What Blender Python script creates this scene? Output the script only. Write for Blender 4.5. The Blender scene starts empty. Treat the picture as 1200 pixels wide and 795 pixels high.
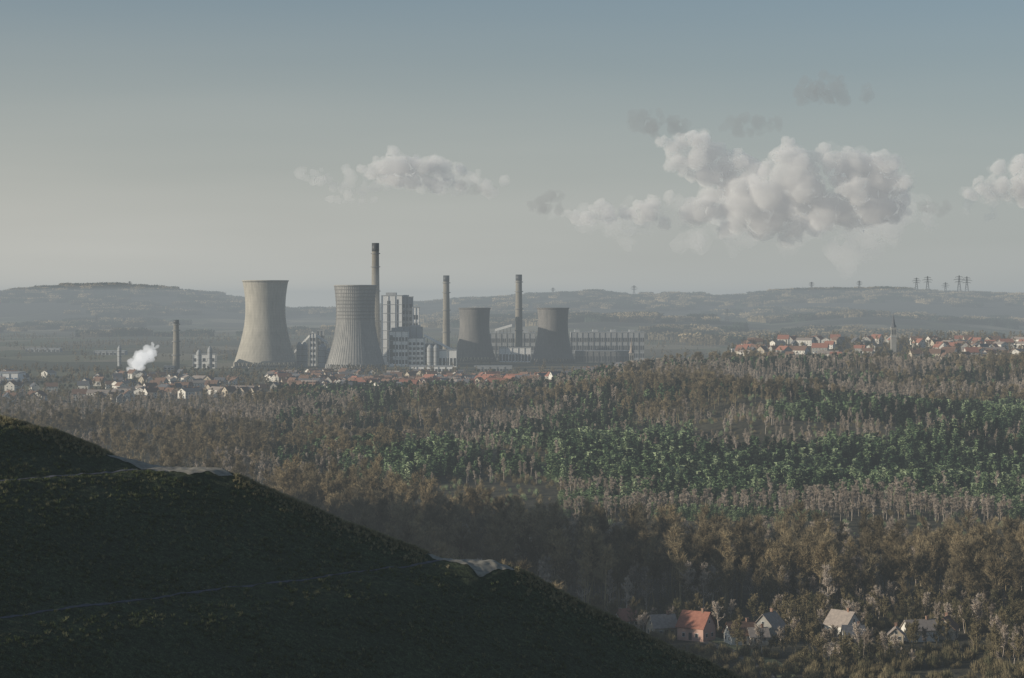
import bpy, math, random
import numpy as np
from mathutils import Vector, Matrix
random.seed(7); rng=np.random.default_rng(7)
scene=bpy.context.scene
scene.view_settings.view_transform='Standard'; scene.view_settings.look='None'; scene.view_settings.exposure=0
EYE=100.0; F=2800.0
def X(b,Y): return (b-600.0)/F*Y          # image pixel column -> metres east at the given distance
def Z(p,Y): return EYE+(350.0-p)/F*Y      # image pixel row -> height in metres at the given distance
# ------------------------------------------------------------ noise / terrain
def h2(i,j,s):
    v=np.sin(i*127.1+j*311.7+s*74.7)*43758.5453
    return v-np.floor(v)
def vnoise(x,y,s=0):
    x=np.asarray(x,float);y=np.asarray(y,float)
    i=np.floor(x);j=np.floor(y);u=x-i;v=y-j
    u=u*u*(3-2*u);v=v*v*(3-2*v)
    return (h2(i,j,s)*(1-u)+h2(i+1,j,s)*u)*(1-v)+(h2(i,j+1,s)*(1-u)+h2(i+1,j+1,s)*u)*v
def fbm(x,y,o=4,s=0):
    a=0;w=.5;t=0
    for k in range(o):
        a=a+w*vnoise(x*2**k,y*2**k,s+k);t+=w;w*=.5
    return a/t
def sm(a,b,t):
    t=np.clip((np.asarray(t,float)-a)/(b-a),0,1);return t*t*(3-2*t)
def kpx(l): return [(p-600)/F for p in l]
AK=kpx([0,100,400,550,620,700,760,860,1300]);AV=[0,0,3,5,9,18,25,27,30]
R1=kpx([-400,0,60,150,220,300,400,500,600,700,800,900,1000,1100,1200,1600]);V1=[392,395,401,384,388,396,386,384,378,369,373,379,371,377,386,390]
R2=kpx([-500,0,80,150,230,290,340,400,480,560,640,700,780,860,900,960,1050,1100,1200,1700]);V2=[350,345,338,338,345,354,365,364,360,354,347,345,349,353,346,344,342,346,349,350]
def ground(x,y):
    x=np.asarray(x,float);y=np.asarray(y,float)
    yy=np.maximum(y,1.0);k=np.clip(x/yy,-1,1)
    z=12+2.5*(fbm(x/300+9,y/300,3,1)-.5)
    z=z-6*(1-sm(860,1000,y))
    A=np.interp(k,AK,AV)
    yf=2120+1100*sm(.075,.11,k)
    z=z+A*sm(980,2050,y)*(1-sm(yf,yf+500,y))*(1+.25*(fbm(x/140,y/140,3,5)-.5))
    z=z+(36*(fbm((x+.35*y)/135+3,y/125,2,6)-.5))*sm(1030,1250,y)*(1-sm(1750,2050,y))*sm(-.14,-.02,k)
    z=z+6*sm(2150,2700,y)*sm(.075,.11,k)*(1-sm(3200,3700,y))
    f1=EYE+(350-np.interp(k,R1,V1))/F*6500
    f2=EYE+(350-np.interp(k,R2,V2))/F*9500
    n1=26*(fbm(x/260,y/260,4,11)-.5);n2=34*(fbm(x/380,y/380,5,13)-.5)
    g1=np.exp(-((y-6500)/900)**2);g2=np.where(y<9500,np.exp(-((y-9500)/1500)**2),np.exp(-((y-9500)/5000)**2))
    w=sm(3600,5000,y)
    z=np.maximum(z,np.where(w>0,12+(f1-12+n1)*g1*w,-99));z=np.maximum(z,np.where(w>0,12+(f2-12+n2)*g2*w,-99))
    hx_=np.maximum(0,np.abs(x+340)-20);hy_=np.maximum(0,np.abs(y-680)-80)
    z=np.maximum(z,118-.60*np.sqrt(hx_**2+hy_**2))       # unseen heap added west of frame to cast shade over the near woods
    r=np.sqrt(x*x+y*y)
    return np.maximum(z,98.3-.6*np.maximum(0,r-4))
S=300/F
W1=[(-900,425),(-300,444),(0,490),(60,503),(130,532),(190,546),(262,550),(300,566),(400,610),(500,648),(520,655),(578,658),(610,668),(650,690),(700,716),(760,746),(870,797),(1000,865),(1700,1250)]
W2=[(-900,425),(-300,444),(0,490),(60,505),(130,530),(195,548.5),(212,549.2),(300,575),(400,613),(500,650),(524,656.3),(544,656.8),(610,677),(650,695),(700,717),(760,746),(870,797),(1000,865),(1700,1250)]
def prof(W,x): return np.interp(x,[(a-600)*S for a,b in W],[(b-350)*S for a,b in W])
def hill(x,y):
    x=np.asarray(x,float);y=np.asarray(y,float)
    xp=x+.857*np.maximum(300-y,0)
    w=sm(290,299,y)
    d=prof(W1,xp)*w+prof(W2,xp)*(1-w)
    t=np.maximum(y-298,0)
    d=d+np.where(t<10,t*t*.019,1.9+.38*(t-10))
    return EYE-d+.6*(fbm(x/3.5,y/3.5,3,3)-.5)+.18*(vnoise(x/.7,y/.7,4)-.5)
# ------------------------------------------------------------ node helpers
def newmat(name):
    m=bpy.data.materials.new(name);m.use_nodes=True
    nt=m.node_tree;b=nt.nodes['Principled BSDF'];b.inputs['Specular IOR Level'].default_value=.25
    return m,nt,b
def ramp(nt,fac,cols,interp='LINEAR'):
    r=nt.nodes.new('ShaderNodeValToRGB');r.color_ramp.interpolation=interp
    e=r.color_ramp.elements
    while len(e)<len(cols): e.new(.5)
    for q,(p,c) in zip(e,cols): q.position=p;q.color=(*c,1)
    nt.links.new(fac,r.inputs[0]);return r.outputs[0]
def noise(nt,vec,scale,detail=4,rough=.55):
    n=nt.nodes.new('ShaderNodeTexNoise');n.inputs['Scale'].default_value=scale;n.inputs['Detail'].default_value=detail;n.inputs['Roughness'].default_value=rough
    if vec is not None: nt.links.new(vec,n.inputs['Vector'])
    return n
def mix(nt,f,a,b,mode='MIX'):
    m=nt.nodes.new('ShaderNodeMix');m.data_type='RGBA';m.blend_type=mode
    for s,v in ((m.inputs[0],f),(m.inputs[6],a),(m.inputs[7],b)):
        if isinstance(v,(int,float)): s.default_value=v
        elif isinstance(v,tuple): s.default_value=(*v,1)
        else: nt.links.new(v,s)
    return m.outputs[2]
def math_(nt,op,a,b=0.0,c=None,clamp=False):
    m=nt.nodes.new('ShaderNodeMath');m.operation=op;m.use_clamp=clamp
    for i,v in enumerate((a,b,c)):
        if v is None: continue
        if isinstance(v,(int,float)): m.inputs[i].default_value=v
        else: nt.links.new(v,m.inputs[i])
    return m.outputs[0]
def vmath(nt,op,a,b=None,scale=None):
    m=nt.nodes.new('ShaderNodeVectorMath');m.operation=op
    for i,v in enumerate((a,b)):
        if v is None: continue
        if isinstance(v,tuple): m.inputs[i].default_value=v
        else: nt.links.new(v,m.inputs[i])
    if scale is not None:
        if isinstance(scale,(int,float)): m.inputs['Scale'].default_value=scale
        else: nt.links.new(scale,m.inputs['Scale'])
    return m
def simple(name,c1,c2,scale=.5,rough=.85,stretch=(1,1,1),bump=0,metal=0):
    m,nt,b=newmat(name)
    g=nt.nodes.new('ShaderNodeNewGeometry')
    v=vmath(nt,'MULTIPLY',g.outputs['Position'],stretch).outputs[0]
    n=noise(nt,v,scale,5,.6)
    nt.links.new(ramp(nt,n.outputs[0],[(.3,c1),(.7,c2)]),b.inputs['Base Color'])
    b.inputs['Roughness'].default_value=rough;b.inputs['Metallic'].default_value=metal
    if bump:
        bp=nt.nodes.new('ShaderNodeBump');bp.inputs['Strength'].default_value=bump;nt.links.new(n.outputs[0],bp.inputs['Height']);nt.links.new(bp.outputs[0],b.inputs['Normal'])
    return m
def randmat(name,cols):
    m,nt,b=newmat(name);nt.nodes.remove(b)
    o=nt.nodes.new('ShaderNodeObjectInfo');d=nt.nodes.new('ShaderNodeBsdfDiffuse')
    c=ramp(nt,o.outputs['Random'],cols)
    nt.links.new(c,d.inputs['Color']);nt.links.new(d.outputs[0],nt.nodes['Material Output'].inputs['Surface'])
    return m
# ------------------------------------------------------------ mesh builder
class MB:
    def __init__(s): s.v=[];s.f=[];s.m=[]
    def quad(s,a,b,c,d,mi=0):
        n=len(s.v);s.v+=[a,b,c,d];s.f.append((n,n+1,n+2,n+3));s.m.append(mi)
    def tri(s,a,b,c,mi=0):
        n=len(s.v);s.v+=[a,b,c];s.f.append((n,n+1,n+2));s.m.append(mi)
    def box(s,x0,x1,y0,y1,z0,z1,mi=0):
        n=len(s.v)
        s.v+=[(x0,y0,z0),(x1,y0,z0),(x1,y1,z0),(x0,y1,z0),(x0,y0,z1),(x1,y0,z1),(x1,y1,z1),(x0,y1,z1)]
        for f in ((0,3,2,1),(4,5,6,7),(0,1,5,4),(1,2,6,5),(2,3,7,6),(3,0,4,7)):
            s.f.append(tuple(n+i for i in f));s.m.append(mi)
    def cone(s,p,q,r0,r1,k=3,mi=0,cap=False):
        p=Vector(p);q=Vector(q);d=(q-p)
        if d.length<1e-6:return
        d.normalize();a=d.orthogonal().normalized();b=d.cross(a)
        n=len(s.v)
        for (c,r) in ((p,r0),(q,r1)):
            for i in range(k):
                t=2*math.pi*i/k;s.v.append(tuple(c+a*(r*math.cos(t))+b*(r*math.sin(t))))
        for i in range(k):
            j=(i+1)%k;s.f.append((n+i,n+j,n+k+j,n+k+i));s.m.append(mi)
        if cap:
            s.f.append(tuple(n+k+i for i in range(k)));s.m.append(mi)
    def rev(s,cx,cy,pr,k=64,mi=0):
        n=len(s.v)
        for (r,z) in pr:
            for i in range(k):
                t=2*math.pi*i/k;s.v.append((cx+r*math.cos(t),cy+r*math.sin(t),z))
        for a in range(len(pr)-1):
            for i in range(k):
                j=(i+1)%k;s.f.append((n+a*k+i,n+a*k+j,n+(a+1)*k+j,n+(a+1)*k+i));s.m.append(mi)
    def obj(s,name,mats,parent=None,smooth=False,loc=None,rotz=0):
        me=bpy.data.meshes.new(name);me.from_pydata([tuple(v) for v in s.v],[],s.f)
        for m in mats: me.materials.append(m)
        me.polygons.foreach_set('material_index',s.m)
        if smooth: me.polygons.foreach_set('use_smooth',[True]*len(s.f))
        me.update()
        o=bpy.data.objects.new(name,me);scene.collection.objects.link(o)
        if parent: o.parent=parent
        if loc: o.location=loc
        o.rotation_euler[2]=rotz
        return o
def empty(name,loc=(0,0,0),rotz=0):
    e=bpy.data.objects.new(name,None);scene.collection.objects.link(e);e.location=loc;e.rotation_euler[2]=rotz;return e
def gridmesh(name,Xg,Yg,Zg,mat,closed=False):
    a,b=Xg.shape
    co=np.stack([Xg,Yg,Zg],-1).reshape(-1,3)
    idx=np.arange(a*b).reshape(a,b)
    if closed: idx=np.concatenate([idx,idx[:,:1]],1)
    f=np.stack([idx[:-1,:-1],idx[:-1,1:],idx[1:,1:],idx[1:,:-1]],-1).reshape(-1,4)
    me=bpy.data.meshes.new(name);me.vertices.add(len(co));me.vertices.foreach_set('co',co.ravel())
    me.loops.add(f.size);me.loops.foreach_set('vertex_index',f.ravel().astype(np.int32))
    me.polygons.add(len(f));me.polygons.foreach_set('loop_start',np.arange(len(f),dtype=np.int32)*4)
    me.polygons.foreach_set('use_smooth',np.ones(len(f),bool))
    me.materials.append(mat);me.update(calc_edges=True)
    o=bpy.data.objects.new(name,me);scene.collection.objects.link(o);return o
# ------------------------------------------------------------ terrain material
def terrain_mat():
    m,nt,b=newmat('ground_cover')
    g=nt.nodes.new('ShaderNodeNewGeometry');pos=g.outputs['Position']
    sp=nt.nodes.new('ShaderNodeSeparateXYZ');nt.links.new(pos,sp.inputs[0])
    n1=noise(nt,pos,.012,6,.6);n2=noise(nt,pos,.15,5,.6)
    wv=vmath(nt,'ADD',pos,vmath(nt,'SCALE',n1.outputs['Color'],None,60).outputs[0]).outputs[0]
    wv=vmath(nt,'MULTIPLY',wv,(1.0,.55,1)).outputs[0]
    vo=nt.nodes.new('ShaderNodeTexVoronoi');vo.inputs['Scale'].default_value=.0052;nt.links.new(wv,vo.inputs['Vector'])
    s=nt.nodes.new('ShaderNodeSeparateColor');nt.links.new(vo.outputs['Color'],s.inputs[0])
    fields=ramp(nt,s.outputs[0],[(0,(.11,.095,.06)),(.2,(.05,.06,.035)),(.4,(.24,.21,.14)),(.55,(.08,.10,.045)),(.7,(.06,.055,.04)),(.85,(.16,.16,.09))],'CONSTANT')
    fields=mix(nt,.35,fields,ramp(nt,n2.outputs[0],[(.3,(.045,.045,.03)),(.7,(.12,.11,.075))]))
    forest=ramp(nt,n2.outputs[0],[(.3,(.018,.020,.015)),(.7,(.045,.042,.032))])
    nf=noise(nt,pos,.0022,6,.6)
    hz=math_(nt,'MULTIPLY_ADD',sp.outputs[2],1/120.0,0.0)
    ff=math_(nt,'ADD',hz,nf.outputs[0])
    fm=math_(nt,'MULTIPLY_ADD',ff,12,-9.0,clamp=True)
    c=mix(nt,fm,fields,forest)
    near=math_(nt,'MULTIPLY_ADD',sp.outputs[1],1/200.0,-10.3,clamp=True)
    litter=ramp(nt,n2.outputs[0],[(.3,(.03,.028,.018)),(.55,(.06,.055,.035)),(.8,(.11,.105,.065))])
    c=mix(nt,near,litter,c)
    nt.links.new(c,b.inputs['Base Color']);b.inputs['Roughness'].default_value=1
    bp=nt.nodes.new('ShaderNodeBump');bp.inputs['Strength'].default_value=.6;bp.inputs['Distance'].default_value=2;nt.links.new(n2.outputs[0],bp.inputs['Height']);nt.links.new(bp.outputs[0],b.inputs['Normal'])
    return m
th=np.concatenate([np.linspace(-18,18,620),np.linspace(19,90,60),np.linspace(92,268,60),np.linspace(270,341,90)])
th=np.radians(th);rr=np.concatenate([np.array([.5]),np.geomspace(4,900,130),np.geomspace(910,17000,330)])
T,Rr=np.meshgrid(th,rr);gx=Rr*np.sin(T);gy=Rr*np.cos(T)
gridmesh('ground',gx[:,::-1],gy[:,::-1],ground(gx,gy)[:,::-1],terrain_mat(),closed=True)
def hill_mat():
    m,nt,b=newmat('rough_grass')
    g=nt.nodes.new('ShaderNodeNewGeometry');pos=g.outputs['Position']
    a=noise(nt,pos,.12,5,.6);c=noise(nt,pos,1.6,5,.7);d=noise(nt,pos,7,3,.6)
    col=ramp(nt,c.outputs[0],[(.32,(.020,.026,.014)),(.5,(.050,.066,.030)),(.60,(.075,.098,.045)),(.75,(.15,.155,.08))])
    col=mix(nt,ramp(nt,a.outputs[0],[(.35,(0,0,0)),(.7,(.6,.6,.6))]),col,(.034,.044,.023))
    col=mix(nt,1.0,col,ramp(nt,d.outputs[0],[(.35,(.35,.35,.35)),(.65,(1.6,1.6,1.6))]),'MULTIPLY')
    nt.links.new(col,b.inputs['Base Color']);b.inputs['Roughness'].default_value=1
    bp=nt.nodes.new('ShaderNodeBump');bp.inputs['Strength'].default_value=1;bp.inputs['Distance'].default_value=.5;nt.links.new(c.outputs[0],bp.inputs['Height']);nt.links.new(bp.outputs[0],b.inputs['Normal'])
    return m
hx=np.concatenate([np.linspace(-260,-85,40),np.linspace(-84,62,330),np.linspace(64,170,40)])
hy=np.concatenate([np.linspace(90,205,30),np.linspace(206,316,300),np.linspace(318,620,70)])
HX,HY=np.meshgrid(hx,hy);gridmesh('grass_hill',HX,HY,hill(HX,HY),hill_mat())
sand=simple('sandy_track',(.19,.175,.145),(.33,.305,.25),1.5,.95,bump=.3)
shade_track=simple('shaded_track',(.05,.055,.065),(.10,.105,.12),1.5,.95)  # dim bluish tone paints the hill face's shade into the track
def terrace(xc,mat):
    ys=np.linspace(205,318,320);us=np.linspace(-1,1,7)
    YY,UU=np.meshgrid(ys,us,indexing='ij')
    xc2=xc+ (fbm(YY/9,YY*0,2,8)-.5)*.8
    XX=xc2-.857*np.maximum(300-YY,0)+UU*(.45+.35*(vnoise(YY/3,YY*0,9)-.5))
    gridmesh('path',XX.T,YY.T,(hill(XX,YY)+.05).T,mat)
terrace((534-600)*S,shade_track);terrace((204-600)*S,shade_track)
def landing(x0,x1,y0,y1):
    xs=np.linspace(x0,x1,60);ts=np.linspace(0,1,14)
    XX,TT=np.meshgrid(xs,ts)
    e=1.2*(fbm(XX/2,XX*0,3,31)-.5)
    mid=(y0+y1)/2;half=(y1-y0)/2*np.clip(1-((XX-(x0+x1)/2)/((x1-x0)/2))**2,0.02,1)
    YY=mid+(TT*2-1)*half*(1+e)
    gridmesh('path',XX,YY,hill(XX,YY)+.06,sand)
landing(X(501,300),X(604,300),295.5,303);landing(X(126,300),X(276,300),296,302.5)
# ------------------------------------------------------------ trees
def bare_tree(name,seed,H,spread,mat,nb=17,tw=.05,dens=1.0,low=.28):
    r=random.Random(seed);mb=MB()
    p=Vector((0,0,-.5));d=Vector((r.uniform(-.05,.05),r.uniform(-.05,.05),1)).normalized()
    pts=[p.copy()];n=7
    for i in range(n):
        d=(d+Vector((r.uniform(-.07,.07),r.uniform(-.07,.07),0))).normalized();p=p+d*(H*.92/n);pts.append(p.copy())
    R0=H*.013
    rad=lambda t:R0*(1-t)**.8+.02
    for i in range(n): mb.cone(pts[i],pts[i+1],rad(i/n),rad((i+1)/n),5)
    def twig(p,d,L):
        w=Vector((r.gauss(0,1),r.gauss(0,1),r.gauss(0,1))).cross(d)
        if w.length<1e-3:return
        w=w.normalized()*tw*r.uniform(.6,1.3)
        mb.tri(p-w,p+w,p+d*L)
    def branch(p,d,L,R,lv):
        k=3;q=p.copy()
        for i in range(k):
            d=(d+Vector((r.uniform(-.22,.22),r.uniform(-.22,.22),r.uniform(-.02,.25)))).normalized()
            q2=q+d*(L/k);mb.cone(q,q2,R*(1-i/k*.8),R*(1-(i+1)/k*.8),3)
            for s in range(3 if lv==1 else int(4*dens)):
                e=(d+Vector((r.gauss(0,.65),r.gauss(0,.65),r.gauss(.15,.5)))).normalized()
                o=q.lerp(q2,r.random())
                if lv==1: branch(o,e,L*r.uniform(.3,.5),R*.5,2)
                else: twig(o,e,r.uniform(.5,1.3)*H/16)
            q=q2
    for i in range(nb):
        t=r.uniform(low,.97)**.85;f=t*n;a=int(min(f,n-1));o=pts[a].lerp(pts[a+1],f-a)
        ang=i*2.4+r.uniform(-.5,.5);up=r.uniform(.35,.9)+t*.5
        e=Vector((math.cos(ang),math.sin(ang),up)).normalized()
        sh=math.sin(math.pi*min(1,(t-.15)/.95))**.7
        branch(o,e,H*spread*(.45+.7*sh)*r.uniform(.7,1.2)*(1.15-t*.6),R0*.4,1)
    return mb.obj(name,[mat])
def pine(name,seed,H,mat,wide=.26,bark=None):
    r=random.Random(seed);mb=MB();mb.cone((0,0,-.3),(0,0,H),H*.018,.02,5,1)
    nw=int(12)
    for i in range(nw):
        t=.06+.92*i/nw;z=t*H
        L=H*wide*(1-t)**.7*r.uniform(.65,1.25)+.15
        for j in range(6):
            if r.random()<.15: continue
            a=r.uniform(0,6.28);l=L*r.uniform(.6,1.2)
            for s in range(6):
                u=(s+r.random())/6;c=Vector((math.cos(a)*l*u,math.sin(a)*l*u,z-l*.12*u+r.uniform(-.12,.2)*H*.08+l*u*u*.25))
                q=.055*H*r.uniform(.5,1.1)
                v=[c+Vector((r.gauss(0,1),r.gauss(0,1),r.gauss(0,.7)))*q for _ in range(3)]
                mb.tri(*v)
    return mb.obj(name,[mat,bark])
def shrub(name,seed,H,mat,n=260):
    r=random.Random(seed);mb=MB()
    for i in range(n):
        a=r.uniform(0,6.28);q=r.random()**.5*H*.45;b=Vector((math.cos(a)*q*.4,math.sin(a)*q*.4,0))
        t=Vector((math.cos(a)*q,math.sin(a)*q,H*r.uniform(.4,1)*(1-.5*(q/(H*.5))**2)))
        w=Vector((r.gauss(0,1),r.gauss(0,1),0)).normalized()*.03*H/3
        m_=b.lerp(t,r.uniform(.3,.6))
        mb.tri(m_-w*1.6,m_+w*1.6,t)
        if i%5==0: mb.tri(b-w,b+w,m_)
    return mb.obj(name,[mat])
bark_br=randmat('bare_twigs',[(0,(.115,.095,.060)),(.35,(.21,.172,.108)),(.7,(.35,.28,.17)),(1,(.12,.11,.08))])
bark_gy=randmat('grey_twigs',[(0,(.27,.23,.19)),(.5,(.42,.355,.29)),(1,(.54,.47,.40))])
ndl=randmat('pine_needles',[(0,(.055,.095,.055)),(.5,(.125,.185,.10)),(1,(.21,.27,.145))])
ndl_l=randmat('young_needles',[(0,(.17,.23,.13)),(1,(.29,.34,.205))])
ndl_d=randmat('dark_needles',[(0,(.018,.030,.022)),(1,(.038,.054,.038))])
shr=randmat('shrub_stems',[(0,(.14,.12,.07)),(.5,(.24,.20,.12)),(1,(.12,.12,.07))])
barkm=simple('pine_bark',(.05,.04,.03),(.09,.07,.05),3)
def scatter(parent,name,pts,sc,proto,rot=None):
    pts=np.asarray(pts);n=len(pts)
    if n==0:return
    a=rng.uniform(0,2*np.pi,n) if rot is None else rot
    h=np.asarray(sc)/2
    co=np.zeros((n,4,3))
    for i in range(4):
        t=a+np.pi/4+i*np.pi/2
        co[:,i,0]=pts[:,0]+np.cos(t)*h*1.41421;co[:,i,1]=pts[:,1]+np.sin(t)*h*1.41421;co[:,i,2]=pts[:,2]
    me=bpy.data.meshes.new(name);me.vertices.add(n*4);me.vertices.foreach_set('co',co.ravel())
    me.loops.add(n*4);me.loops.foreach_set('vertex_index',np.arange(n*4,dtype=np.int32))
    me.polygons.add(n);me.polygons.foreach_set('loop_start',np.arange(n,dtype=np.int32)*4);me.update(calc_edges=True)
    o=bpy.data.objects.new(name,me);scene.collection.objects.link(o);o.parent=parent
    o.instance_type='FACES';o.use_instance_faces_scale=True;o.instance_faces_scale=1;o.show_instancer_for_render=False;o.show_instancer_for_viewport=False
    proto.parent=o
def sample(n,k0,k1,y0,y1):
    y=np.sqrt(rng.uniform(y0*y0,y1*y1,n));x=rng.uniform(k0,k1,n)*y
    return x,y
def place(parent,x,y,protos,s0,s1,tag):
    z=ground(x,y);ok=hill(x,y)<z+.5
    ok|=(y>620)
    x,y,z=x[ok],y[ok],z[ok]
    which=rng.integers(0,len(protos),len(x))
    for i,p in enumerate(protos):
        m=which==i;scatter(parent,f'{tag}_stand_{i+1}',np.stack([x[m],y[m],z[m]],1),rng.uniform(s0,s1,m.sum()),p)
KM=.265
wood=empty('bare_woodland')
x,y=sample(5600,-KM,KM,560,1040)
k=x/y
ylim=np.interp(k,kpx([0,300,480,600,700,800,1300]),[1040,1010,960,890,840,815,815])+30*(fbm(x/40,y/40,2,21)-.5)
m=(y<ylim)&~((k>.02)&(k<.23)&(y<705))&(fbm(x/40,y/40,3,22)>.35)
place(wood,x[m],y[m],[bare_tree(f'bare_tree_{i}',10+i,18+i%3*1.5,.20,bark_br,18,.045,low=.38) for i in range(6)],.55,1.25,'near')
x,y=sample(800,-KM,KM,600,880);m=~((x/y>.02)&(x/y<.23)&(y<705))
place(wood,x[m],y[m],[bare_tree(f'pale_tree_{i}',40+i,15,.18,bark_gy,17,.045) for i in range(2)],.6,1.1,'pale')
sh=empty('shrubs')
x,y=sample(4000,-.05,KM,500,730)
m=(fbm(x/18,y/18,3,23)>.38)&~((np.abs(y-643)<5)&(x/y<.2))
place(sh,x[m],y[m],[shrub(f'shrub_{i}',60+i,3.0,shr) for i in range(3)],.5,1.4,'low')
x,y=sample(1000,.02,KM,600,722);m=((fbm(x/22,y/22,2,24)>.42)&((y>662)|(y<636)))|(x/y>.2)
place(wood,x[m],y[m],[bare_tree(f'garden_tree_{i}',70+i,8,.27,[shr,bark_gy,shr][i],16,.045) for i in range(3)],.5,1.25,'garden')
# mid forest
pn=empty('pine_plantation')
x,y=sample(23500,-.12,KM,985,1640)
k=x/y;f=fbm(x/60,y/90,3,25);kk=np.interp(k,kpx([250,380,420,500,1300]),[0,0,.7,1,1])
ytop=np.interp(k,kpx([300,450,700,900,1100,1300]),[1330,1380,1480,1460,1580,1600])+160*(fbm(x/70,y/60,2,26)-.5)
ybot=np.interp(k,kpx([300,600,700,1300]),[1080,1050,1010,1035])
gap=vnoise(x/120,y/34,27)
mp=(f>.42)&(y<ytop)&(y>ybot)&(rng.random(len(x))<kk)&(gap>.32)
pr=[pine(f'pine_{i}',80+i,7.5,[ndl,ndl,ndl,ndl_d,ndl_l][i],.32,barkm) for i in range(5)]
place(pn,x[mp],y[mp],pr,.4,1.5,'pine')
mb_=(~mp)&(y<ytop+30)&(y>ybot)&(rng.random(len(x))<.10)&(gap>.2)
place(wood,x[mb_],y[mb_],[bare_tree(f'birch_{i}',90+i,10,.15,bark_gy,14,.045) for i in range(3)],.45,1.15,'birch')
x2,y2=sample(5500,.02,KM,955,1060);f2=fbm(x2/45,y2/30,3,28);m=(f2>.45)
place(pn,x2[m],y2[m],[pine(f'young_pine_{i}',100+i,3.6,[ndl_l,ndl][i],.36,barkm) for i in range(2)],.5,1.4,'young')
x3,y3=sample(5500,-.08,KM,920,1560)
place(sh,x3,y3,[shrub(f'scrub_{i}',170+i,3.0,[shr,bark_br,ndl_l][i],170) for i in range(3)],.4,1.3,'scrub')
m=(f2<.5)&(rng.random(len(x2))<.25)
place(wood,x2[m],y2[m],[bare_tree('edge_birch',97,9,.16,bark_gy,14,.045)],.5,1.1,'edge')
# brown upper slope
x,y=sample(16000,-.22,KM,1060,2140)
k=x/y
yb=np.interp(k,kpx([0,100,300,420,600,800,1000,1300]),[1350,1300,1060,1120,1440,1440,1500,1560])
yt=np.interp(k,kpx([-50,60,200,400,600,700,1300]),[1500,1700,1830,1950,2050,2130,2130])
sp_=fbm(x/100,y/140,3,37);base=(y>yb)&(y<yt)&(fbm(x/45,y/90,3,29)>.38)
m=base&(sp_<.52)
place(wood,x[m],y[m],[bare_tree(f'slope_tree_{i}',110+i,13,.2,bark_br,14,.055) for i in range(3)],.5,1.3,'slope')
m=base&(sp_>=.49)
place(wood,x[m],y[m],[bare_tree(f'slope_birch_{i}',120+i,11.5,.14,bark_gy,13,.055) for i in range(3)],.6,1.15,'slope_birch')
x,y=sample(13000,-.10,KM,1150,2130);m=fbm(x/120,y/60,3,30)>.54
place(pn,x[m],y[m],[pine(f'dark_pine_{i}',130+i,10.5,[ndl_d,ndl,ndl_d][i],.25,barkm) for i in range(3)],.5,1.15,'dark')
# plain hedgerows, village and town trees
hd=empty('hedgerow_trees')
x,y=sample(12500,-KM,KM,1600,5600);n_=vnoise(x/60,y/200,33);n3=fbm(x/150,y/260,3,34)
m=((np.abs(n_-.5)<.05)|(n3>.60)|((x/y<-.09)&(y<2100)&(n3>.45)))&~((x/y>-.17)&(x/y<.09)&(y>2880)&(y<3500)&(rng.random(len(x))<.85))
m&=~((y<2130)&(x/y>-.16))
x,y=x[m],y[m]
place(hd,x,y,[bare_tree(f'hedge_tree_{i}',140+i,10,.26,bark_br,13,.08) for i in range(3)],.5,1.15,'hedge')
x,y=sample(1700,-KM,-.08,1500,2150)
place(hd,x,y,[bare_tree(f'valley_tree_{i}',145+i,9,.25,[bark_br,bark_gy][i],13,.07) for i in range(2)],.5,1.05,'valley')
x,y=sample(2900,-KM,KM,2050,2950)
place(hd,x,y,[shrub(f'thicket_{i}',150+i,5,ndl_d if i else shr,300) for i in range(2)]+[bare_tree('street_tree',155,8,.25,bark_br,14,.08)],.5,1.3,'thicket')
fh=empty('distant_hill_woods')
def clump(name,seed,mat):
    r=random.Random(seed);mb=MB()
    for i in range(420):
        a=r.uniform(0,6.28);q=r.random()**.5*30;x=math.cos(a)*q;y_=math.sin(a)*q*.6;h=r.uniform(5,13)
        c=Vector((x,y_,h))
        mb.tri(*[c+Vector((r.gauss(0,1.8),r.gauss(0,1.8),r.gauss(0,1.6))) for _ in range(3)])
        mb.tri((x-1.2,y_,-3),(x+1.2,y_,-3),(x,y_,h))
    return mb.obj(name,[mat])
x,y=sample(8000,-KM,KM,4300,9700);m=(fbm(x/420,y/420,4,35)+ (ground(x,y)-40)/300>.54)
place(fh,x[m],y[m],[clump(f'wood_{i}',160+i,[ndl_d,bark_br][i]) for i in range(2)],.6,1.3,'far')
# hill grass tufts
gt=empty('grass_tufts')
def tuft(seed,mat):
    r=random.Random(seed);mb=MB()
    for i in range(26):
        a=r.uniform(0,6.28);b=Vector((math.cos(a),math.sin(a),0))*r.uniform(0,.16);t=b+Vector((math.cos(a)*r.uniform(.05,.3),math.sin(a)*r.uniform(.05,.3),r.uniform(.2,.5)))
        w=Vector((-math.sin(a),math.cos(a),0))*.026;mb.tri(b-w,b+w,t)
    return mb.obj(f'tuft_{seed}',[mat])
tm=randmat('dry_grass',[(0,(.05,.068,.028)),(.5,(.095,.12,.053)),(1,(.22,.21,.12))])
tp=randmat('lit_rim_straw',[(0,(.20,.185,.10)),(1,(.38,.33,.21))])  # pale straw colour paints a sunlit rim along the crest
inpath=lambda x,y:(y>295)&(((x>X(501,300))&(x<X(604,300)))|((x>X(126,300))&(x<X(276,300))))
for i in range(2):
    x=rng.uniform(-75,45,17000);y=rng.uniform(212,312,17000);xp=x+.857*np.maximum(300-y,0)
    m=(fbm(x/5,y/5,3,40+i)>.46)&(np.abs(xp-(534-600)*S)>.8)&(np.abs(xp-(204-600)*S)>.8)&~inpath(x,y)
    x,y=x[m],y[m];scatter(gt,f'tufts_{i+1}',np.stack([x,y,hill(x,y)-.03],1),rng.uniform(.4,1.1,len(x)),tuft(i+1,tm))
x=rng.uniform(-75,40,7000);y=rng.normal(300.5,2.0,7000);m=~((y<303)&inpath(x,y))
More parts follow.
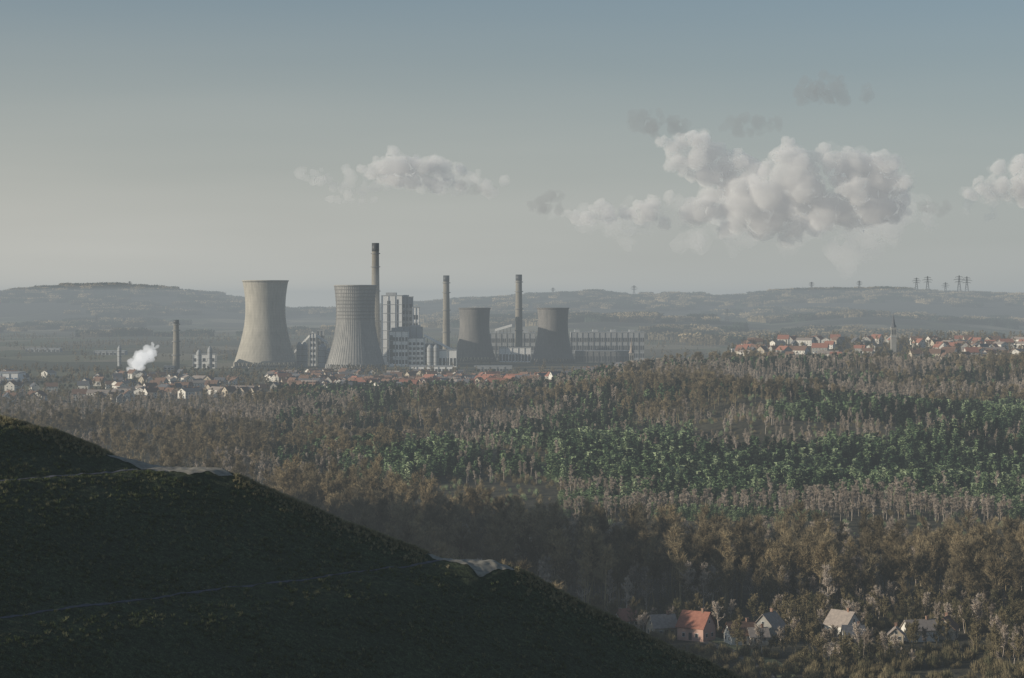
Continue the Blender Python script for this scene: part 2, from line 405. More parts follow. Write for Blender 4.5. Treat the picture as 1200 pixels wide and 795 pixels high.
x,y=x[m],y[m];scatter(gt,'crest_tufts',np.stack([x,y,hill(x,y)-.03],1),rng.uniform(.5,1.1,len(x)),tuft(5,tp))
# ------------------------------------------------------------ building materials
def concrete(name,a,b,sz=.12):
    m,nt,bs=newmat(name);g=nt.nodes.new('ShaderNodeNewGeometry');pos=g.outputs['Position']
    v=vmath(nt,'MULTIPLY',pos,(1,1,sz)).outputs[0];n=noise(nt,v,.35,6,.65);n2=noise(nt,pos,.04,4)
    f=math_(nt,'ADD',math_(nt,'MULTIPLY',n.outputs[0],.6),math_(nt,'MULTIPLY',n2.outputs[0],.4))
    c=ramp(nt,f,[(.35,a),(.62,b)])
    w=nt.nodes.new('ShaderNodeTexWave');w.bands_direction='Z';w.inputs['Scale'].default_value=.16;w.inputs['Distortion'].default_value=.4;nt.links.new(pos,w.inputs[0])
    c=mix(nt,.35,c,mix(nt,1.0,c,ramp(nt,w.outputs[1],[(0,(.6,.6,.6)),(.35,(1,1,1))]),'MULTIPLY'))
    nt.links.new(c,bs.inputs['Base Color']);bs.inputs['Roughness'].default_value=.9;return m
cA=concrete('pale_concrete',(.24,.225,.19),(.40,.375,.32));cB=concrete('weathered_concrete',(.19,.19,.185),(.34,.33,.31));cC=concrete('dark_concrete',(.10,.10,.098),(.18,.17,.16))
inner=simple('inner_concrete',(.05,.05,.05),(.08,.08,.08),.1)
white=simple('white_cladding',(.72,.72,.70),(.83,.82,.80),.08,.6,(1,1,.2));grey=simple('grey_cladding',(.26,.27,.28),(.38,.39,.39),.08,.7,(1,1,.2))
dk=simple('dark_louvre',(.035,.04,.045),(.07,.075,.08),.3,.5);glass=simple('window_glass',(.03,.035,.04),(.06,.07,.08),.5,.2)
steel=simple('steelwork',(.13,.13,.13),(.22,.22,.21),.4,.6);blue=simple('blue_cladding',(.10,.17,.26),(.14,.22,.32),.1,.6)
brick=simple('brickwork',(.20,.12,.085),(.30,.19,.14),.6);pyl=simple('weathered_steel',(.03,.03,.03),(.05,.05,.05),.4,.6)
def tower(b,Y,rb,rt,rth,zt,zth,mat,ribs=0,bands=0):
    cx=X(b,Y);g0=float(ground(cx,Y));e=empty('cooling_tower',(cx,Y,g0))
    H=zt-g0;zn=zth-g0;leg=7.0
    def rad(z):
        if z<zn: a=(zn-leg)/math.sqrt((rb/rth)**2-1);return rth*math.sqrt(1+((z-zn)/a)**2)
        a=(H-zn)/math.sqrt((rt/rth)**2-1);return rth*math.sqrt(1+((z-zn)/a)**2)
    zs=[leg+(H-leg)*i/40 for i in range(41)]
    mb=MB();mb.rev(0,0,[(rad(z),z) for z in zs]+[(rad(H)+.9,H),(rad(H)+.9,H+1.4),(rad(H)-.6,H+1.4)],72)
    mb.obj('shell',[mat],e,True)
    mb=MB();mb.rev(0,0,[(rad(H)-.6,H+1.4)]+[(rad(z)-.8,z) for z in zs[::-1]]+[(rad(leg)+.02,leg-.02)],72);mb.obj('inner_shell',[inner],e,True)
    mb=MB()
    for i in range(36):
        a=2*math.pi*i/36
        for s in (-1,1):
            a2=a+s*math.pi/36
            mb.cone((math.cos(a)*(rb+1.6),math.sin(a)*(rb+1.6),-1),(math.cos(a2)*rb,math.sin(a2)*rb,leg+.3),.6,.6,5)
    mb.obj('legs',[mat],e)
    mb=MB();mb.rev(0,0,[(rb+3.5,-1),(rb+3.5,1.4),(rb+2.5,1.4)],72);mb.obj('basin',[mat],e)
    if ribs:
        mb=MB()
        for i in range(ribs):
            a=2*math.pi*i/ribs
            for j in range(0,40,2):
                za,zb=zs[j],zs[j+2];mb.cone((math.cos(a)*(rad(za)+.05),math.sin(a)*(rad(za)+.05),za),(math.cos(a)*(rad(zb)+.05),math.sin(a)*(rad(zb)+.05),zb),.35,.35,4)
        mb.obj('ribs',[mat],e)
    if bands:
        mb=MB()
        for i in range(bands):
            z=zn-8+(H-zn+8)*i/bands;mb.rev(0,0,[(rad(z)-.1,z-.3),(rad(z)+.8,z-.3),(rad(z)+.8,z+.7),(rad(z+.5)-.1,z+.7)],72)
        mb.obj('ring_beams',[cC],e)
tower(311,3050,39.5,29,25.4,Z(330,3050),Z(362,3050),cA)
tower(416.5,2950,36,25.8,23.4,Z(335.5,2950),Z(366,2950),cB,64,9)
tower(556,3310,28.5,21.8,20.6,Z(362,3310),Z(380,3310),cC)
tower(648,3235,28.5,21.4,20.2,Z(362,3235),Z(380,3235),cC)
def chimney(b,Y,pt,r0,r1,mat,capmat):
    cx=X(b,Y);g0=float(ground(cx,Y));zt=Z(pt,Y)-g0;e=empty('chimney',(cx,Y,g0))
    mb=MB();mb.rev(0,0,[(r0,-2),(r0*.6+r1*.4,zt*.5),(r1,zt*.93)],28);mb.obj('shaft',[mat],e,True)
    mb=MB();mb.rev(0,0,[(r1,zt*.93),(r1+.25,zt*.931),(r1+.2,zt),(r1-.8,zt),(r1-.8,zt-6)],28);mb.obj('cap',[capmat],e,True)
    mb=MB()
    for q in (.35,.6,.8,.91):
        r=r0+(r1-r0)*q+.3;mb.rev(0,0,[(r,zt*q),(r+1.2,zt*q),(r+1.2,zt*q+1.2),(r+1.1,zt*q+1.2)],24)
    for i in range(3): mb.cone((r0*.7,-r0*.75,0),(r1*.7,-r1*.8,zt*.98),.25,.25,4)
    mb.obj('platforms_and_ladder',[steel],e)
chc=concrete('chimney_concrete',(.15,.14,.12),(.25,.23,.19))
chimney(440,3200,285,6.2,4.7,chc,dk);chimney(523,3250,323,5.2,4.0,chc,dk);chimney(608,3350,322,5.4,4.3,chc,dk);chimney(206.5,2750,375,4.2,3.0,chc,dk)
def plant(name,b0,b1,Y,pt,depth,wm,rows=0,cols=0,win=dk,bands=0,pent=None,slots=(),base=None):
    x0,x1=X(b0,Y),X(b1,Y);cx=(x0+x1)/2;w=(x1-x0)/2;g0=float(ground(cx,Y));H=Z(pt,Y)-g0
    e=empty(name,(cx,Y,g0));mb=MB();mb.box(-w,w,0,depth,-3,H);mb.obj('walls',[wm],e)
    mb=MB();mb.box(-w-.4,w+.4,-.4,depth+.4,H+.003,H+1.0)
    if pent:
        for (u0,u1,h) in pent: mb.box(-w+2*w*u0,-w+2*w*u1,depth*.2,depth*.7,H+1.003,H+h)
    mb.obj('roof',[grey],e)
    mb=MB()
    if rows and cols:
        for i in range(rows):
            for j in range(cols):
                z0=H*(.08+.86*i/rows);z1=z0+H*.86/rows*.55;u=-w+2*w*(j+.18)/cols;mb.box(u,u+2*w/cols*.64,-.15,.2,z0,z1)
        for i in range(rows):
            n=max(2,int(cols*depth/(2*w)))
            for j in range(n):
                z0=H*(.08+.86*i/rows);z1=z0+H*.86/rows*.55;u=depth*(j+.18)/n
                mb.box(-w-.15,-w+.2,u,u+depth/n*.64,z0,z1)
    for (u0,u1,v0,v1) in slots: mb.box(-w+2*w*u0,-w+2*w*u1,-.25,.2,H*v0,H*v1)
    if mb.v: mb.obj('windows',[win],e)
    mb=MB()
    for i in range(bands):
        z=H*(i+1)/(bands+1);mb.box(-w-.3,w+.3,-.35,depth+.3,z-.35,z+.35)
    n=max(2,int(2*w/8))
    for i in range(n+1):
        u=-w+2*w*i/n;mb.box(u-.3,u+.3,-.5,.1,-2,H-.02)
    mb.obj('frame',[steel if wm is not white else grey],e)
    return e
plant('boiler_house',447,471,3150,347,42,white,0,0,dk,7,[(.2,.7,4.5)],[(.28,.42,.05,.93),(.75,.82,.3,.95)])
plant('boiler_house',471.3,483,3156,348.5,36,grey,9,3,dk,4,[(.1,.6,3)])
plant('lift_tower',483.3,491,3150,361,22,white,6,1,dk,3)
plant('bunker_house',456,478,3085,389,40,white,4,6,dk,3,[(.1,.4,5)],[(.05,.2,.1,.9)])
plant('bunker_house',478.3,497,3088,397,36,white,5,4,dk,2)
plant('filter_house',466,495,3120,384,12,grey,2,8,dk,2,[(.5,.9,3)])
plant('switchgear_building',497.5,518,3120,404,30,grey,3,6,dk,1)
plant('pump_house',514,535,3060,411,20,white,1,5,dk,0)
plant('boiler_house',418,446,3240,376,30,grey,5,6,dk,3)
plant('turbine_hall',574,627,3420,391,40,grey,3,22,dk,2,[(.1,.2,4),(.5,.6,4),(.75,.85,6)])
plant('turbine_hall',669,755,3420,390,40,grey,3,34,dk,2,[(.05,.12,4),(.3,.37,4),(.55,.62,4),(.8,.87,4)])
plant('workshop',585,622,3300,408,18,white,1,10,dk,0)
plant('warehouse',674,742,3300,412,24,steel,1,20,dk,0)
plant('warehouse',-40,21,2500,438,40,white,1,12,blue,0)
plant('warehouse',2,20,2460,446,12,blue,1,4,glass,0)
plant('factory_building',226,252,3000,416,20,white,2,5,dk,1)
plant('factory_building',192,204,2740,430,14,grey,4,3,dk,1)
plant('factory_building',148,176,2735,443,18,white,1,8,dk,0)
plant('warehouse',480,530,2880,430,22,white,1,12,dk,0)
plant('warehouse',556,600,2890,430,18,grey,1,12,dk,0)
plant('warehouse',110,146,3700,412,30,grey,1,8,dk,0)
plant('warehouse',30,70,3900,409,30,grey,1,8,dk,0)
def conveyor(b0,z0,b1,z1,Y):
    e=empty('coal_conveyor');mb=MB();p=Vector((X(b0,Y),Y,z0));q=Vector((X(b1,Y),Y,z1))
    a=[p+Vector((0,-2,-1.5)),q+Vector((0,-2,-1.5)),q+Vector((0,-2,1.8)),p+Vector((0,-2,1.8))];b=[v+Vector((0,4,0)) for v in a]
    mb.quad(*a);mb.quad(*b[::-1]);mb.quad(a[3],a[2],b[2],b[3]);mb.quad(a[1],a[0],b[0],b[1])
    mb.obj('gallery',[white],e)
    mb=MB()
    for i in range(5):
        c=p.lerp(q,(i+.5)/5);g=float(ground(c.x,c.y))
        for s in (-2,2): mb.cone((c.x+s*1.5,c.y+s,g-1),(c.x,c.y+s,c.z-1.5),.35,.3,4)
    mb.obj('trestles',[steel],e)
conveyor(345,30,366,55,3120);conveyor(366,55,384,42,3120);conveyor(497,52,535,30,3110);conveyor(580,55,600,62,3380)
plant('transfer_tower',363,370,3110,391,10,white,5,2,dk,3)
plant('transfer_tower',372,380,3140,388,12,grey,5,2,dk,3)
def silo(b,Y,pt,r):
    cx=X(b,Y);g=float(ground(cx,Y));H=Z(pt,Y)-g;e=empty('silo',(cx,Y,g));mb=MB();mb.rev(0,0,[(r,-1),(r,H*.85)],24);mb.obj('drum',[grey],e,True)
    mb=MB();mb.rev(0,0,[(r+.2,H*.85),(r*.3,H),(.01,H)],24);mb.obj('cone_roof',[grey],e,True)
    mb=MB()
    for q in (.2,.45,.7): mb.rev(0,0,[(r,H*q),(r+.3,H*q),(r+.3,H*q+.6),(r,H*q+.6)],24)
    mb.obj('hoops',[steel],e)
for b,Y,pt,r in ((351,3080,401,4),(357,3080,401,4),(378,3060,403,5),(386,3060,408,5),(233,2990,410,3),(246,2990,406,3),(504,3060,404,4),(511,3060,404,4),(140,3100,405,2.5)): silo(b,Y,pt,r)
def pylon(b,Y,H,name='electricity_pylon'):
    cx=X(b,Y);g=float(ground(cx,Y));e=empty(name,(cx,Y,g-2));mb=MB();r=.85*Y/7500
    w=lambda t:H*.11*(1-t)**1.4+.9
    for i in range(8):
        a=i/8;c=(i+1)/8
        for sx in (-1,1):
            for sy in (-1,1):
                mb.cone((sx*w(a),sy*w(a),a*H),(sx*w(c),sy*w(c),c*H),r,r*.8,4)
            mb.cone((-sx*w(a),sx*w(a),a*H),(sx*w(c),sx*w(c),c*H),r*.6,r*.6,4)
            mb.cone((sx*w(a),-w(a),a*H),(sx*w(c),w(c),c*H),r*.6,r*.6,4)
    mb.obj('lattice',[pyl],e);mb=MB()
    if name=='electricity_pylon':
        for t,l in ((.68,.2),(.80,.26),(.92,.17)):
            for s in (-1,1):
                mb.cone((0,0,t*H),(s*l*H,0,t*H),r,r*.5,4);mb.cone((0,0,t*H+.05*H),(s*l*H,0,t*H),r*.6,r*.5,4)
                mb.cone((s*l*H,0,t*H),(s*l*H,0,t*H-.04*H),r*.6,r*.6,4)
        mb.obj('cross_arms',[pyl],e)
for b,Y,H in ((1074,9200,62),(1087,9200,72),(1108,9100,56),(1124,9200,80),(1133,9300,76),(1007,9300,46),(951,9300,42),(743,9200,50),(648,9200,36),(113,6400,44),(852,6300,36),(152,9300,34)): pylon(b,Y,H)
pylon(872,2600,18,'radio_mast')
# ------------------------------------------------------------ houses
wallm=[simple('render_white',(.55,.53,.48),(.66,.63,.57),.4),simple('render_cream',(.38,.33,.25),(.48,.42,.33),.4),simple('render_pink',(.42,.27,.22),(.52,.34,.28),.4),simple('render_grey',(.26,.25,.23),(.34,.33,.30),.4)]
roofm=[simple('clay_tiles',(.24,.105,.075),(.34,.155,.11),1.2),simple('old_tiles',(.12,.075,.055),(.21,.13,.095),1.2),simple('slate',(.07,.075,.085),(.13,.135,.15),1.2),simple('faded_tiles',(.22,.19,.17),(.34,.29,.25),1.2)]
frame=simple('window_frame',(.6,.6,.58),(.7,.7,.68),1)
def house_parts(L,W,h,pitch,seed):
    r=random.Random(seed);R=h+W/2*pitch;a=MB();l=L/2;w=W/2
    a.quad((-l,-w,-2),(l,-w,-2),(l,-w,h),(-l,-w,h));a.quad((l,w,-2),(-l,w,-2),(-l,w,h),(l,w,h))
    for s in (-1,1):
        x=s*l;pts=[(x,-w,-2),(x,w,-2),(x,w,h),(x,0,R),(x,-w,h)];n=len(a.v);a.v+=pts if s>0 else pts[::-1];a.f.append(tuple(range(n,n+5)));a.m.append(0)
    rf=MB();o=.4;t=.2
    for s in (-1,1):
        ya=s*(w+o);za=h-o*pitch
        p=[(-l-o,ya,za),(l+o,ya,za),(l+o,0,R),(-l-o,0,R)];q=[(v[0],v[1],v[2]+t) for v in p]
        if s>0: p=p[::-1];q=q[::-1]
        rf.quad(*p[::-1]);rf.quad(*q)
        for i in range(4): rf.quad(p[i],p[(i+1)%4],q[(i+1)%4],q[i])
    wi=MB();fr=MB()
    def win(cx,cz,ww,hh,side):
        if side in('f','b'):
            s=-1 if side=='f' else 1;fr.box(cx-ww/2-.1,cx+ww/2+.1,s*w-.06,s*w+.06,cz-hh/2-.1,cz+hh/2+.1);wi.box(cx-ww/2,cx+ww/2,s*w-.09,s*w+.09,cz-hh/2,cz+hh/2)
        else:
            s=1 if side=='r' else -1;fr.box(s*l-.06,s*l+.06,cx-ww/2-.1,cx+ww/2+.1,cz-hh/2-.1,cz+hh/2+.1);wi.box(s*l-.09,s*l+.09,cx-ww/2,cx+ww/2,cz-hh/2,cz+hh/2)
    fl=max(1,int(h//2.3))
    for f in range(fl):
        n=max(2,int(L//2.8))
        for i in range(n):
            for sd in 'fb': win(-l+L*(i+.5)/n,1.3+f*2.3,.8,1.0,sd)
        for sd in 'rl':
            win(-w*.45,1.3+f*2.3,.8,1.0,sd);win(w*.45,1.3+f*2.3,.8,1.0,sd)
    for sd in 'rl': win(0,h+(R-h)*.35,.7,.8,sd)
    dr=MB();dr.box(-.45,.45,-w-.12,-w+.05,0,1.95)
    ch=MB();cx=l*.5;ch.box(cx-.3,cx+.3,-.3,.4,R-.8,R+.9);ch.box(cx-.4,cx+.4,-.4,.5,R+.903,R+1.05)
    return a,rf,fr,wi,dr,ch
def house(b,Y,L,W,h,pitch,wm,rm,rot,seed):
    cx=X(b,Y);e=empty('house',(cx,Y,float(ground(cx,Y))+.3),math.radians(rot))
    for nm,mb,mt in zip(('walls','roof','window_frames','windows','door','chimney_stack'),house_parts(L,W,h,pitch,seed),(wm,rm,frame,glass,dk,brick)): mb.obj(nm,[mt],e)
def house_proto(name,L,W,h,pitch,wm,rm,seed):
    mb=MB()
    for i,p in enumerate(house_parts(L,W,h,pitch,seed)):
        n=len(mb.v);mb.v+=p.v;mb.f+=[tuple(n+q for q in f) for f in p.f];mb.m+=[i]*len(p.f)
    return mb.obj(name,[wm,rm,frame,glass,dk,brick])
house(816,655,8.2,6.6,3.6,1.15,wallm[2],roofm[0],-35,1)
house(776,660,7,6,2.8,1.0,wallm[1],roofm[3],20,2)
house(868,648,7.5,6,2.5,1.0,wallm[0],roofm[1],15,3)
house(901,656,8,6.4,3.4,1.1,wallm[3],roofm[3],60,4)
house(888,646,5,4.4,2.2,.9,wallm[1],roofm[3],10,5)
house(988,660,8,6.4,3.5,1.1,wallm[0],roofm[3],-50,6)
house(1000,650,5.5,4.6,2.3,.9,wallm[3],roofm[2],0,7)
house(1078,655,8.5,6,2.9,.8,wallm[0],roofm[3],15,8)
house(1108,660,7,6,2.8,.9,wallm[1],roofm[1],70,9)
house(732,676,7,5.6,2.5,1.0,wallm[0],roofm[0],40,10)
house(1050,650,5,4,2.2,.9,wallm[1],roofm[3],80,11)
def settlement(name,x,y,lo,hi,specs):
    e=empty(name);z=ground(x,y);wh=rng.integers(0,len(specs),len(x))
    for i,(L,W,h,p,wm,rm) in enumerate(specs):
        m=wh==i;n=m.sum();scatter(e,f'street_{i+1}',np.stack([x[m],y[m],z[m]+.3],1),rng.uniform(lo,hi,n),house_proto(f'house_type_{i+1}',L,W,h,p,wm,rm,i),rng.uniform(0,6.28,n))
sp1=[(11,9,5.0,.9,wallm[0],roofm[0]),(10,8,4.6,.9,wallm[1],roofm[1]),(12,9,5.0,.8,wallm[0],roofm[1]),(9,8,3.5,1,wallm[3],roofm[2]),(14,9,5.0,.8,wallm[3],roofm[0]),(18,10,5.6,.5,wallm[0],roofm[3])]
x,y=sample(290,.095,.28,2200,2850);m=fbm(x/70,y/120,2,50)>.36;settlement('hilltop_town',x[m],y[m],.8,1.15,sp1)
dk1=[(11,8,4.4,.9,wallm[3],roofm[1]),sp1[3],sp1[1],(10,8,4.4,.9,wallm[0],roofm[2])]
x,y=sample(520,-.24,-.02,2000,2700);m=(fbm(x/80,y/140,2,51)>.36)&((y>2080)|(x/y<-.16));settlement('valley_village',x[m],y[m],.8,1.1,dk1+[sp1[2],sp1[5]])
x,y=sample(240,-.10,.05,2130,2600);m=(fbm(x/80,y/140,2,52)>.34);settlement('plain_village',x[m],y[m],.8,1.15,dk1+[sp1[4]])
def church(b,Y,w,h,sp,roof,name='church',top='spire'):
    cx=X(b,Y);e=empty(name,(cx,Y,float(ground(cx,Y))-1));mb=MB();mb.box(-w/2,w/2,-w/2,w/2,0,h);mb.obj('tower_walls',[wallm[3]],e)
    mb=MB();mb.box(-w*.56,w*.56,-w*.56,w*.56,h*.62,h*.65);mb.box(-w*.6,w*.6,-w*.6,w*.6,h+.003,h+.5);mb.obj('cornices',[grey],e)
    mb=MB()
    for a in (-1,1):
        mb.box(a*w*.22-w*.1,a*w*.22+w*.1,-w/2-.1,w/2+.1,h*.72,h*.92);mb.box(-w/2-.1,w/2+.1,a*w*.22-w*.1,a*w*.22+w*.1,h*.72+.01,h*.92-.01)
    mb.obj('belfry_openings',[dk],e)
    mb=MB();mb.rev(0,0,[(w*.68,h+.51),(w*.35,h+sp*.25),(.12,h+sp),(.05,h+sp+2.5)],8);mb.obj('spire',[roof],e)
    if top=='spire':
        mb=MB();mb.box(w/2+.01,w/2+16,-4,4,0,h*.4);mb.obj('nave_walls',[wallm[0]],e)
        mb=MB();mb.tri((w/2+.01,-4.5,h*.4),(w/2+.01,4.5,h*.4),(w/2+.01,0,h*.4+5));mb.quad((w/2,-4.6,h*.4),(w/2+16.4,-4.6,h*.4),(w/2+16.4,0,h*.4+5),(w/2,0,h*.4+5));mb.quad((w/2+16.4,4.6,h*.4),(w/2,4.6,h*.4),(w/2,0,h*.4+5),(w/2+16.4,0,h*.4+5));mb.tri((w/2+16,-4.5,h*.4),(w/2+16,0,h*.4+5),(w/2+16,4.5,h*.4));mb.obj('nave_roof',[roofm[1]],e)
church(740,2350,4.2,22,14,roofm[3]);church(1047,2450,5.2,26,13,roofm[2],'bell_tower','none')
plant('apartment_block',858,884,2500,410,12,wallm[0],3,9,glass,0)
plant('apartment_block',1150,1172,2420,409,12,wallm[1],3,8,glass,0)
plant('apartment_block',955,978,2300,414,11,wallm[0],2,8,glass,0)
# lane
ts=np.linspace(0,1,80);ly=575+100*ts;lx=X(905,575)+(X(800,675)-X(905,575))*ts+5*np.sin(ts*4)
us=np.linspace(-1.6,1.6,5);LX=lx[None,:]+us[:,None];LY=np.repeat(ly[None,:],5,0)
lane=simple('lane_surface',(.10,.095,.085),(.2,.18,.15),.8);gridmesh('lane',LX,LY,ground(LX,LY)+.12,lane)
us=np.linspace(2.2,7,8);LX=lx[None,:]+us[:,None];LY=np.repeat(ly[None,:],8,0)
gridmesh('grass_verge',LX,LY,ground(LX,LY)+.10,simple('verge_grass',(.12,.13,.06),(.25,.24,.13),.6))
# ------------------------------------------------------------ steam, cloud and haze volumes
def vol(name,scat=0,scol=(1,1,1),absb=0,acol=(0,0,0),em=0,ecol=(1,1,1)):
    m=bpy.data.materials.new(name);m.use_nodes=True;nt=m.node_tree;nt.nodes.clear();o=nt.nodes.new('ShaderNodeOutputMaterial')
    outs=[]
    if scat:
        v=nt.nodes.new('ShaderNodeVolumeScatter');v.inputs['Density'].default_value=scat;v.inputs['Color'].default_value=(*scol,1);outs.append(v.outputs[0])
    if absb:
        v=nt.nodes.new('ShaderNodeVolumeAbsorption');v.inputs['Density'].default_value=absb;v.inputs['Color'].default_value=(*acol,1);outs.append(v.outputs[0])
    if em:
        v=nt.nodes.new('ShaderNodeEmission');v.inputs['Strength'].default_value=em;v.inputs['Color'].default_value=(*ecol,1);outs.append(v.outputs[0])
    c=outs[0]
    for d in outs[1:]:
        a=nt.nodes.new('ShaderNodeAddShader');nt.links.new(c,a.inputs[0]);nt.links.new(d,a.inputs[1]);c=a.outputs[0]
    nt.links.new(c,o.inputs['Volume']);return m
import bmesh
_bi=bmesh.new();bmesh.ops.create_icosphere(_bi,subdivisions=2,radius=1);IV=np.array([v.co[:] for v in _bi.verts]);IF=[tuple(v.index for v in f.verts) for f in _bi.faces];_bi.free()
def puffs(name,sph,mat,voxel,disp,mid=.33):
    vs=[];fs=[];n=0
    for (c,r) in sph:
        vs.append(IV*r+np.array(c));fs+=[tuple(n+i for i in f) for f in IF];n+=len(IV)
    me=bpy.data.meshes.new(name);me.from_pydata(np.concatenate(vs).tolist(),[],fs);me.materials.append(mat);me.update()
    o=bpy.data.objects.new(name,me);scene.collection.objects.link(o)
    r=o.modifiers.new('merge','REMESH');r.mode='VOXEL';r.voxel_size=voxel;r.use_smooth_shade=True
    for i,(sz,st) in enumerate(disp):
        t=bpy.data.textures.new(f'{name}_lumps_{i}','CLOUDS');t.noise_scale=sz;t.noise_depth=4
        for ax,dr in ((0,'X'),(1,'Y'),(2,'Z')) if i==0 else ((0,None),):
            d=o.modifiers.new(f'lumps_{i}','DISPLACE');d.texture=t;d.texture_coords='GLOBAL';d.mid_level=mid
            if dr: t2=bpy.data.textures.new(f'{name}_warp_{dr}','CLOUDS');t2.noise_scale=sz*(.8+.3*ax);t2.noise_depth=4;d.texture=t2;d.direction=dr;d.strength=st*1.3;d.mid_level=.5
            else: d.strength=st
    return o
r=random.Random(3);sp=[]
for i in range(38):
    t=i/37;sp.append(((X(155,2730)+t*27+r.uniform(-5,5),2728+r.uniform(-5,5),20+t*25+r.uniform(-5,5)),2.2+3.8*math.sin(math.pi*min(1,t*.9+.15))*r.uniform(.6,1.25)))
puffs('steam_plume',sp,vol('steam',.085,(1,1,1),0,(0,0,0),.045),.9,[(6,4),(4,3.0)])  # steam glows slightly, standing in for repeated scattering
def cloud(lst,Y,mat,seed,n=16,base=None,voxel=15,dep=.9,amp=1,mid=.4,grow=1.0):
    r=random.Random(seed);sp=[];U=Y/F
    def add(px,py,dy,rad):
        if base and py+rad>base: py=base-rad*.75
        sp.append((((px-600)*U,Y+dy*U,EYE+(350-py)*U),rad*U*grow))
    for (cx,cy,rx,ry) in lst:
        for i in range(n):
            a=r.uniform(0,6.28);q=r.random()**.5*.84;px=cx+math.cos(a)*rx*q;py=cy+math.sin(a)*ry*q;dy=r.uniform(-1,1)*ry*dep*(1-q)
            R=ry*r.uniform(.20,.42)*(1.15-q*.6);add(px,py,dy,R)
            for j in range(9):
                b=r.uniform(0,6.28);e=r.uniform(-.9,.9);R2=R*r.uniform(.2,.48)
                ux,uy=math.cos(b)*math.cos(e),math.sin(b)*math.cos(e)
                if uy>.35 and base: continue
                add(px+ux*R,py+uy*R,dy-abs(math.sin(e))*R,R2)
                for k in range(4):
                    b2=b+r.uniform(-1.2,1.2);R3=R2*r.uniform(.28,.55);add(px+ux*R+math.cos(b2)*R2,py+uy*R+math.sin(b2)*R2,dy-abs(math.sin(e))*R-r.uniform(0,1)*R2*.6,R3)
    return puffs('cloud',sp,mat,voxel,[(120,90*amp),(60,60*amp),(24,34*amp)],mid)
vc=vol('cumulus_vapour',.0105,(1,.985,.96),.0007,(0,0,0),.0112*.155,(1,1,.96))  # vapour emission stands in for repeated scattering; absorption greys the undersides
vt=vol('thin_vapour',.0022,(1,.99,.97),.0002,(0,0,0),.0024*.17,(1,1,.97))
vw=vol('wispy_vapour',.0058,(1,.99,.97),.0005,(0,0,0),.0063*.16,(1,1,.96))
vg=vol('baked_shade_vapour',.0012,(1,.98,.95),.0042,(0,0,0),.0054*.17,(.97,1,1.02))  # absorbing copy of the vapour, shade of the small clouds built in
big1=[(962,224,90,50),(1026,222,42,44),(925,201,38,30),(990,198,28,24)]
big2=[(868,233,74,50),(825,188,44,30),(796,170,28,15),(850,205,46,30),(768,252,70,21),(705,252,52,15),(905,258,80,30)]
cloud(big1,14000,vc,1,base=292,n=20,mid=.33);cloud(big1,13990,vt,1,base=300,n=17,voxel=24,grow=1.3,amp=1.5)
cloud(big2,14400,vc,2,base=292,n=17,mid=.32);cloud(big2,14390,vt,2,base=300,n=13,voxel=24,grow=1.35,amp=1.5)
cloud([(930,270,160,42),(820,268,150,34),(1040,262,66,36),(700,258,70,20)],15200,vt,6,n=12,voxel=30,amp=1.8,mid=.34)
c2=[(480,200,54,26),(512,207,50,19),(445,196,30,15)]
cloud(c2,13500,vc,3,n=17,voxel=12,amp=.75,base=234,mid=.32);cloud(c2,13490,vt,3,n=15,voxel=20,amp=1.1,base=238,grow=1.35)
cloud([(393,204,58,14),(548,214,54,17),(470,214,90,16),(415,229,38,9)],13900,vw,7,n=18,voxel=12,amp=.7,mid=.27)
c3=[(1200,212,46,34),(1160,224,32,17),(1290,208,60,40)]
cloud(c3,13800,vc,4,n=15,voxel=15,base=256,mid=.34);cloud(c3,13790,vt,4,n=13,voxel=24,base=262,grow=1.35,amp=1.4)
cloud([(1150,236,64,22),(1240,240,70,28)],14400,vt,8,n=10,voxel=24,amp=1.4)
cloud([(643,237,32,14)],12500,vg,11,n=20,voxel=10,amp=.6,mid=.30)
cloud([(963,103,36,20),(996,111,36,12)],12500,vg,12,n=20,voxel=10,amp=.7,mid=.30)
cloud([(882,147,40,13),(772,150,44,16),(757,138,28,13),(1096,243,22,9),(560,222,30,8)],12600,vg,13,n=18,voxel=10,amp=.65,mid=.30)
SIG=.000120
mb=MB();mb.box(-17000,17000,-3000,9900,-60,130);hz=mb.obj('atmospheric_haze',[vol('haze',0,(1,1,1),SIG,(0,0,0),SIG,(.335,.37,.385))])  # haze emits an even airlight in place of scattered sunlight
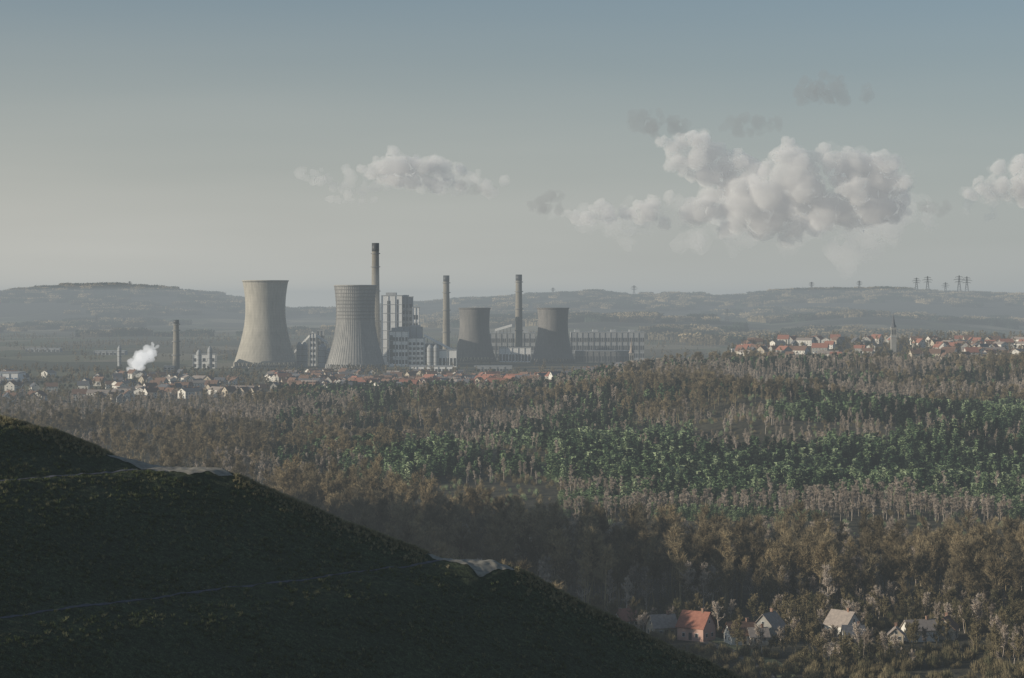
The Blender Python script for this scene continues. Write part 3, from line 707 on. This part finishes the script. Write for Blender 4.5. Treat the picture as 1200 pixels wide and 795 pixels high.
# ------------------------------------------------------------ sun + sky
SE,SA=math.radians(13.5),math.radians(-106)
sd=Vector((math.sin(SA)*math.cos(SE),math.cos(SA)*math.cos(SE),math.sin(SE)))
L=bpy.data.lights.new('sun','SUN');L.energy=5.0;L.angle=math.radians(.5);L.color=(1,.89,.73)
so=bpy.data.objects.new('sun',L);scene.collection.objects.link(so);so.rotation_euler=sd.to_track_quat('Z','Y').to_euler();so.location=(0,0,400)
w=bpy.data.worlds.new('World');scene.world=w;w.use_nodes=True;nt=w.node_tree;bg=nt.nodes['Background'];bg.inputs['Strength'].default_value=.088
sky=nt.nodes.new('ShaderNodeTexSky');sky.sky_type='NISHITA';sky.sun_disc=False;sky.sun_elevation=SE;sky.sun_rotation=SA%(2*math.pi);sky.dust_density=1.5;sky.air_density=1.0;sky.ozone_density=2.0
hs=nt.nodes.new('ShaderNodeHueSaturation');hs.inputs['Saturation'].default_value=.65;nt.links.new(sky.outputs[0],hs.inputs['Color'])
tc=nt.nodes.new('ShaderNodeTexCoord');sep=nt.nodes.new('ShaderNodeSeparateXYZ');nt.links.new(tc.outputs['Generated'],sep.inputs[0])
mr=nt.nodes.new('ShaderNodeMapRange');mr.interpolation_type='SMOOTHSTEP';mr.inputs[1].default_value=-.03;mr.inputs[2].default_value=.172;mr.inputs[3].default_value=1;mr.inputs[4].default_value=0;nt.links.new(sep.outputs[2],mr.inputs[0])
st=noise(nt,vmath(nt,'MULTIPLY',tc.outputs['Generated'],(2.5,2.5,22)).outputs[0],1.6,3,.5)
side=math_(nt,'MULTIPLY_ADD',sep.outputs[0],-.6,1.0)
e1=math_(nt,'MULTIPLY',mr.outputs[0],side)
e1=math_(nt,'MULTIPLY',e1,math_(nt,'MULTIPLY_ADD',st.outputs[0],.35,.80),clamp=True)
hzc=mix(nt,math_(nt,'MULTIPLY_ADD',sep.outputs[0],-1.6,.5,clamp=True),(5.7,5.95,5.8),(6.3,6.2,5.65))
c=mix(nt,math_(nt,'MULTIPLY',e1,.97,clamp=True),mix(nt,1.0,hs.outputs[0],(.80,.96,1.10),'MULTIPLY'),hzc)
nt.links.new(c,bg.inputs['Color'])
# ------------------------------------------------------------ camera
cam=bpy.data.cameras.new('camera');cam.sensor_width=36;cam.lens=84;cam.shift_y=-47.5/1200;cam.clip_start=.5;cam.clip_end=60000
co=bpy.data.objects.new('camera',cam);scene.collection.objects.link(co);co.location=(0,0,EYE);co.rotation_euler=(math.pi/2,0,0);scene.camera=co
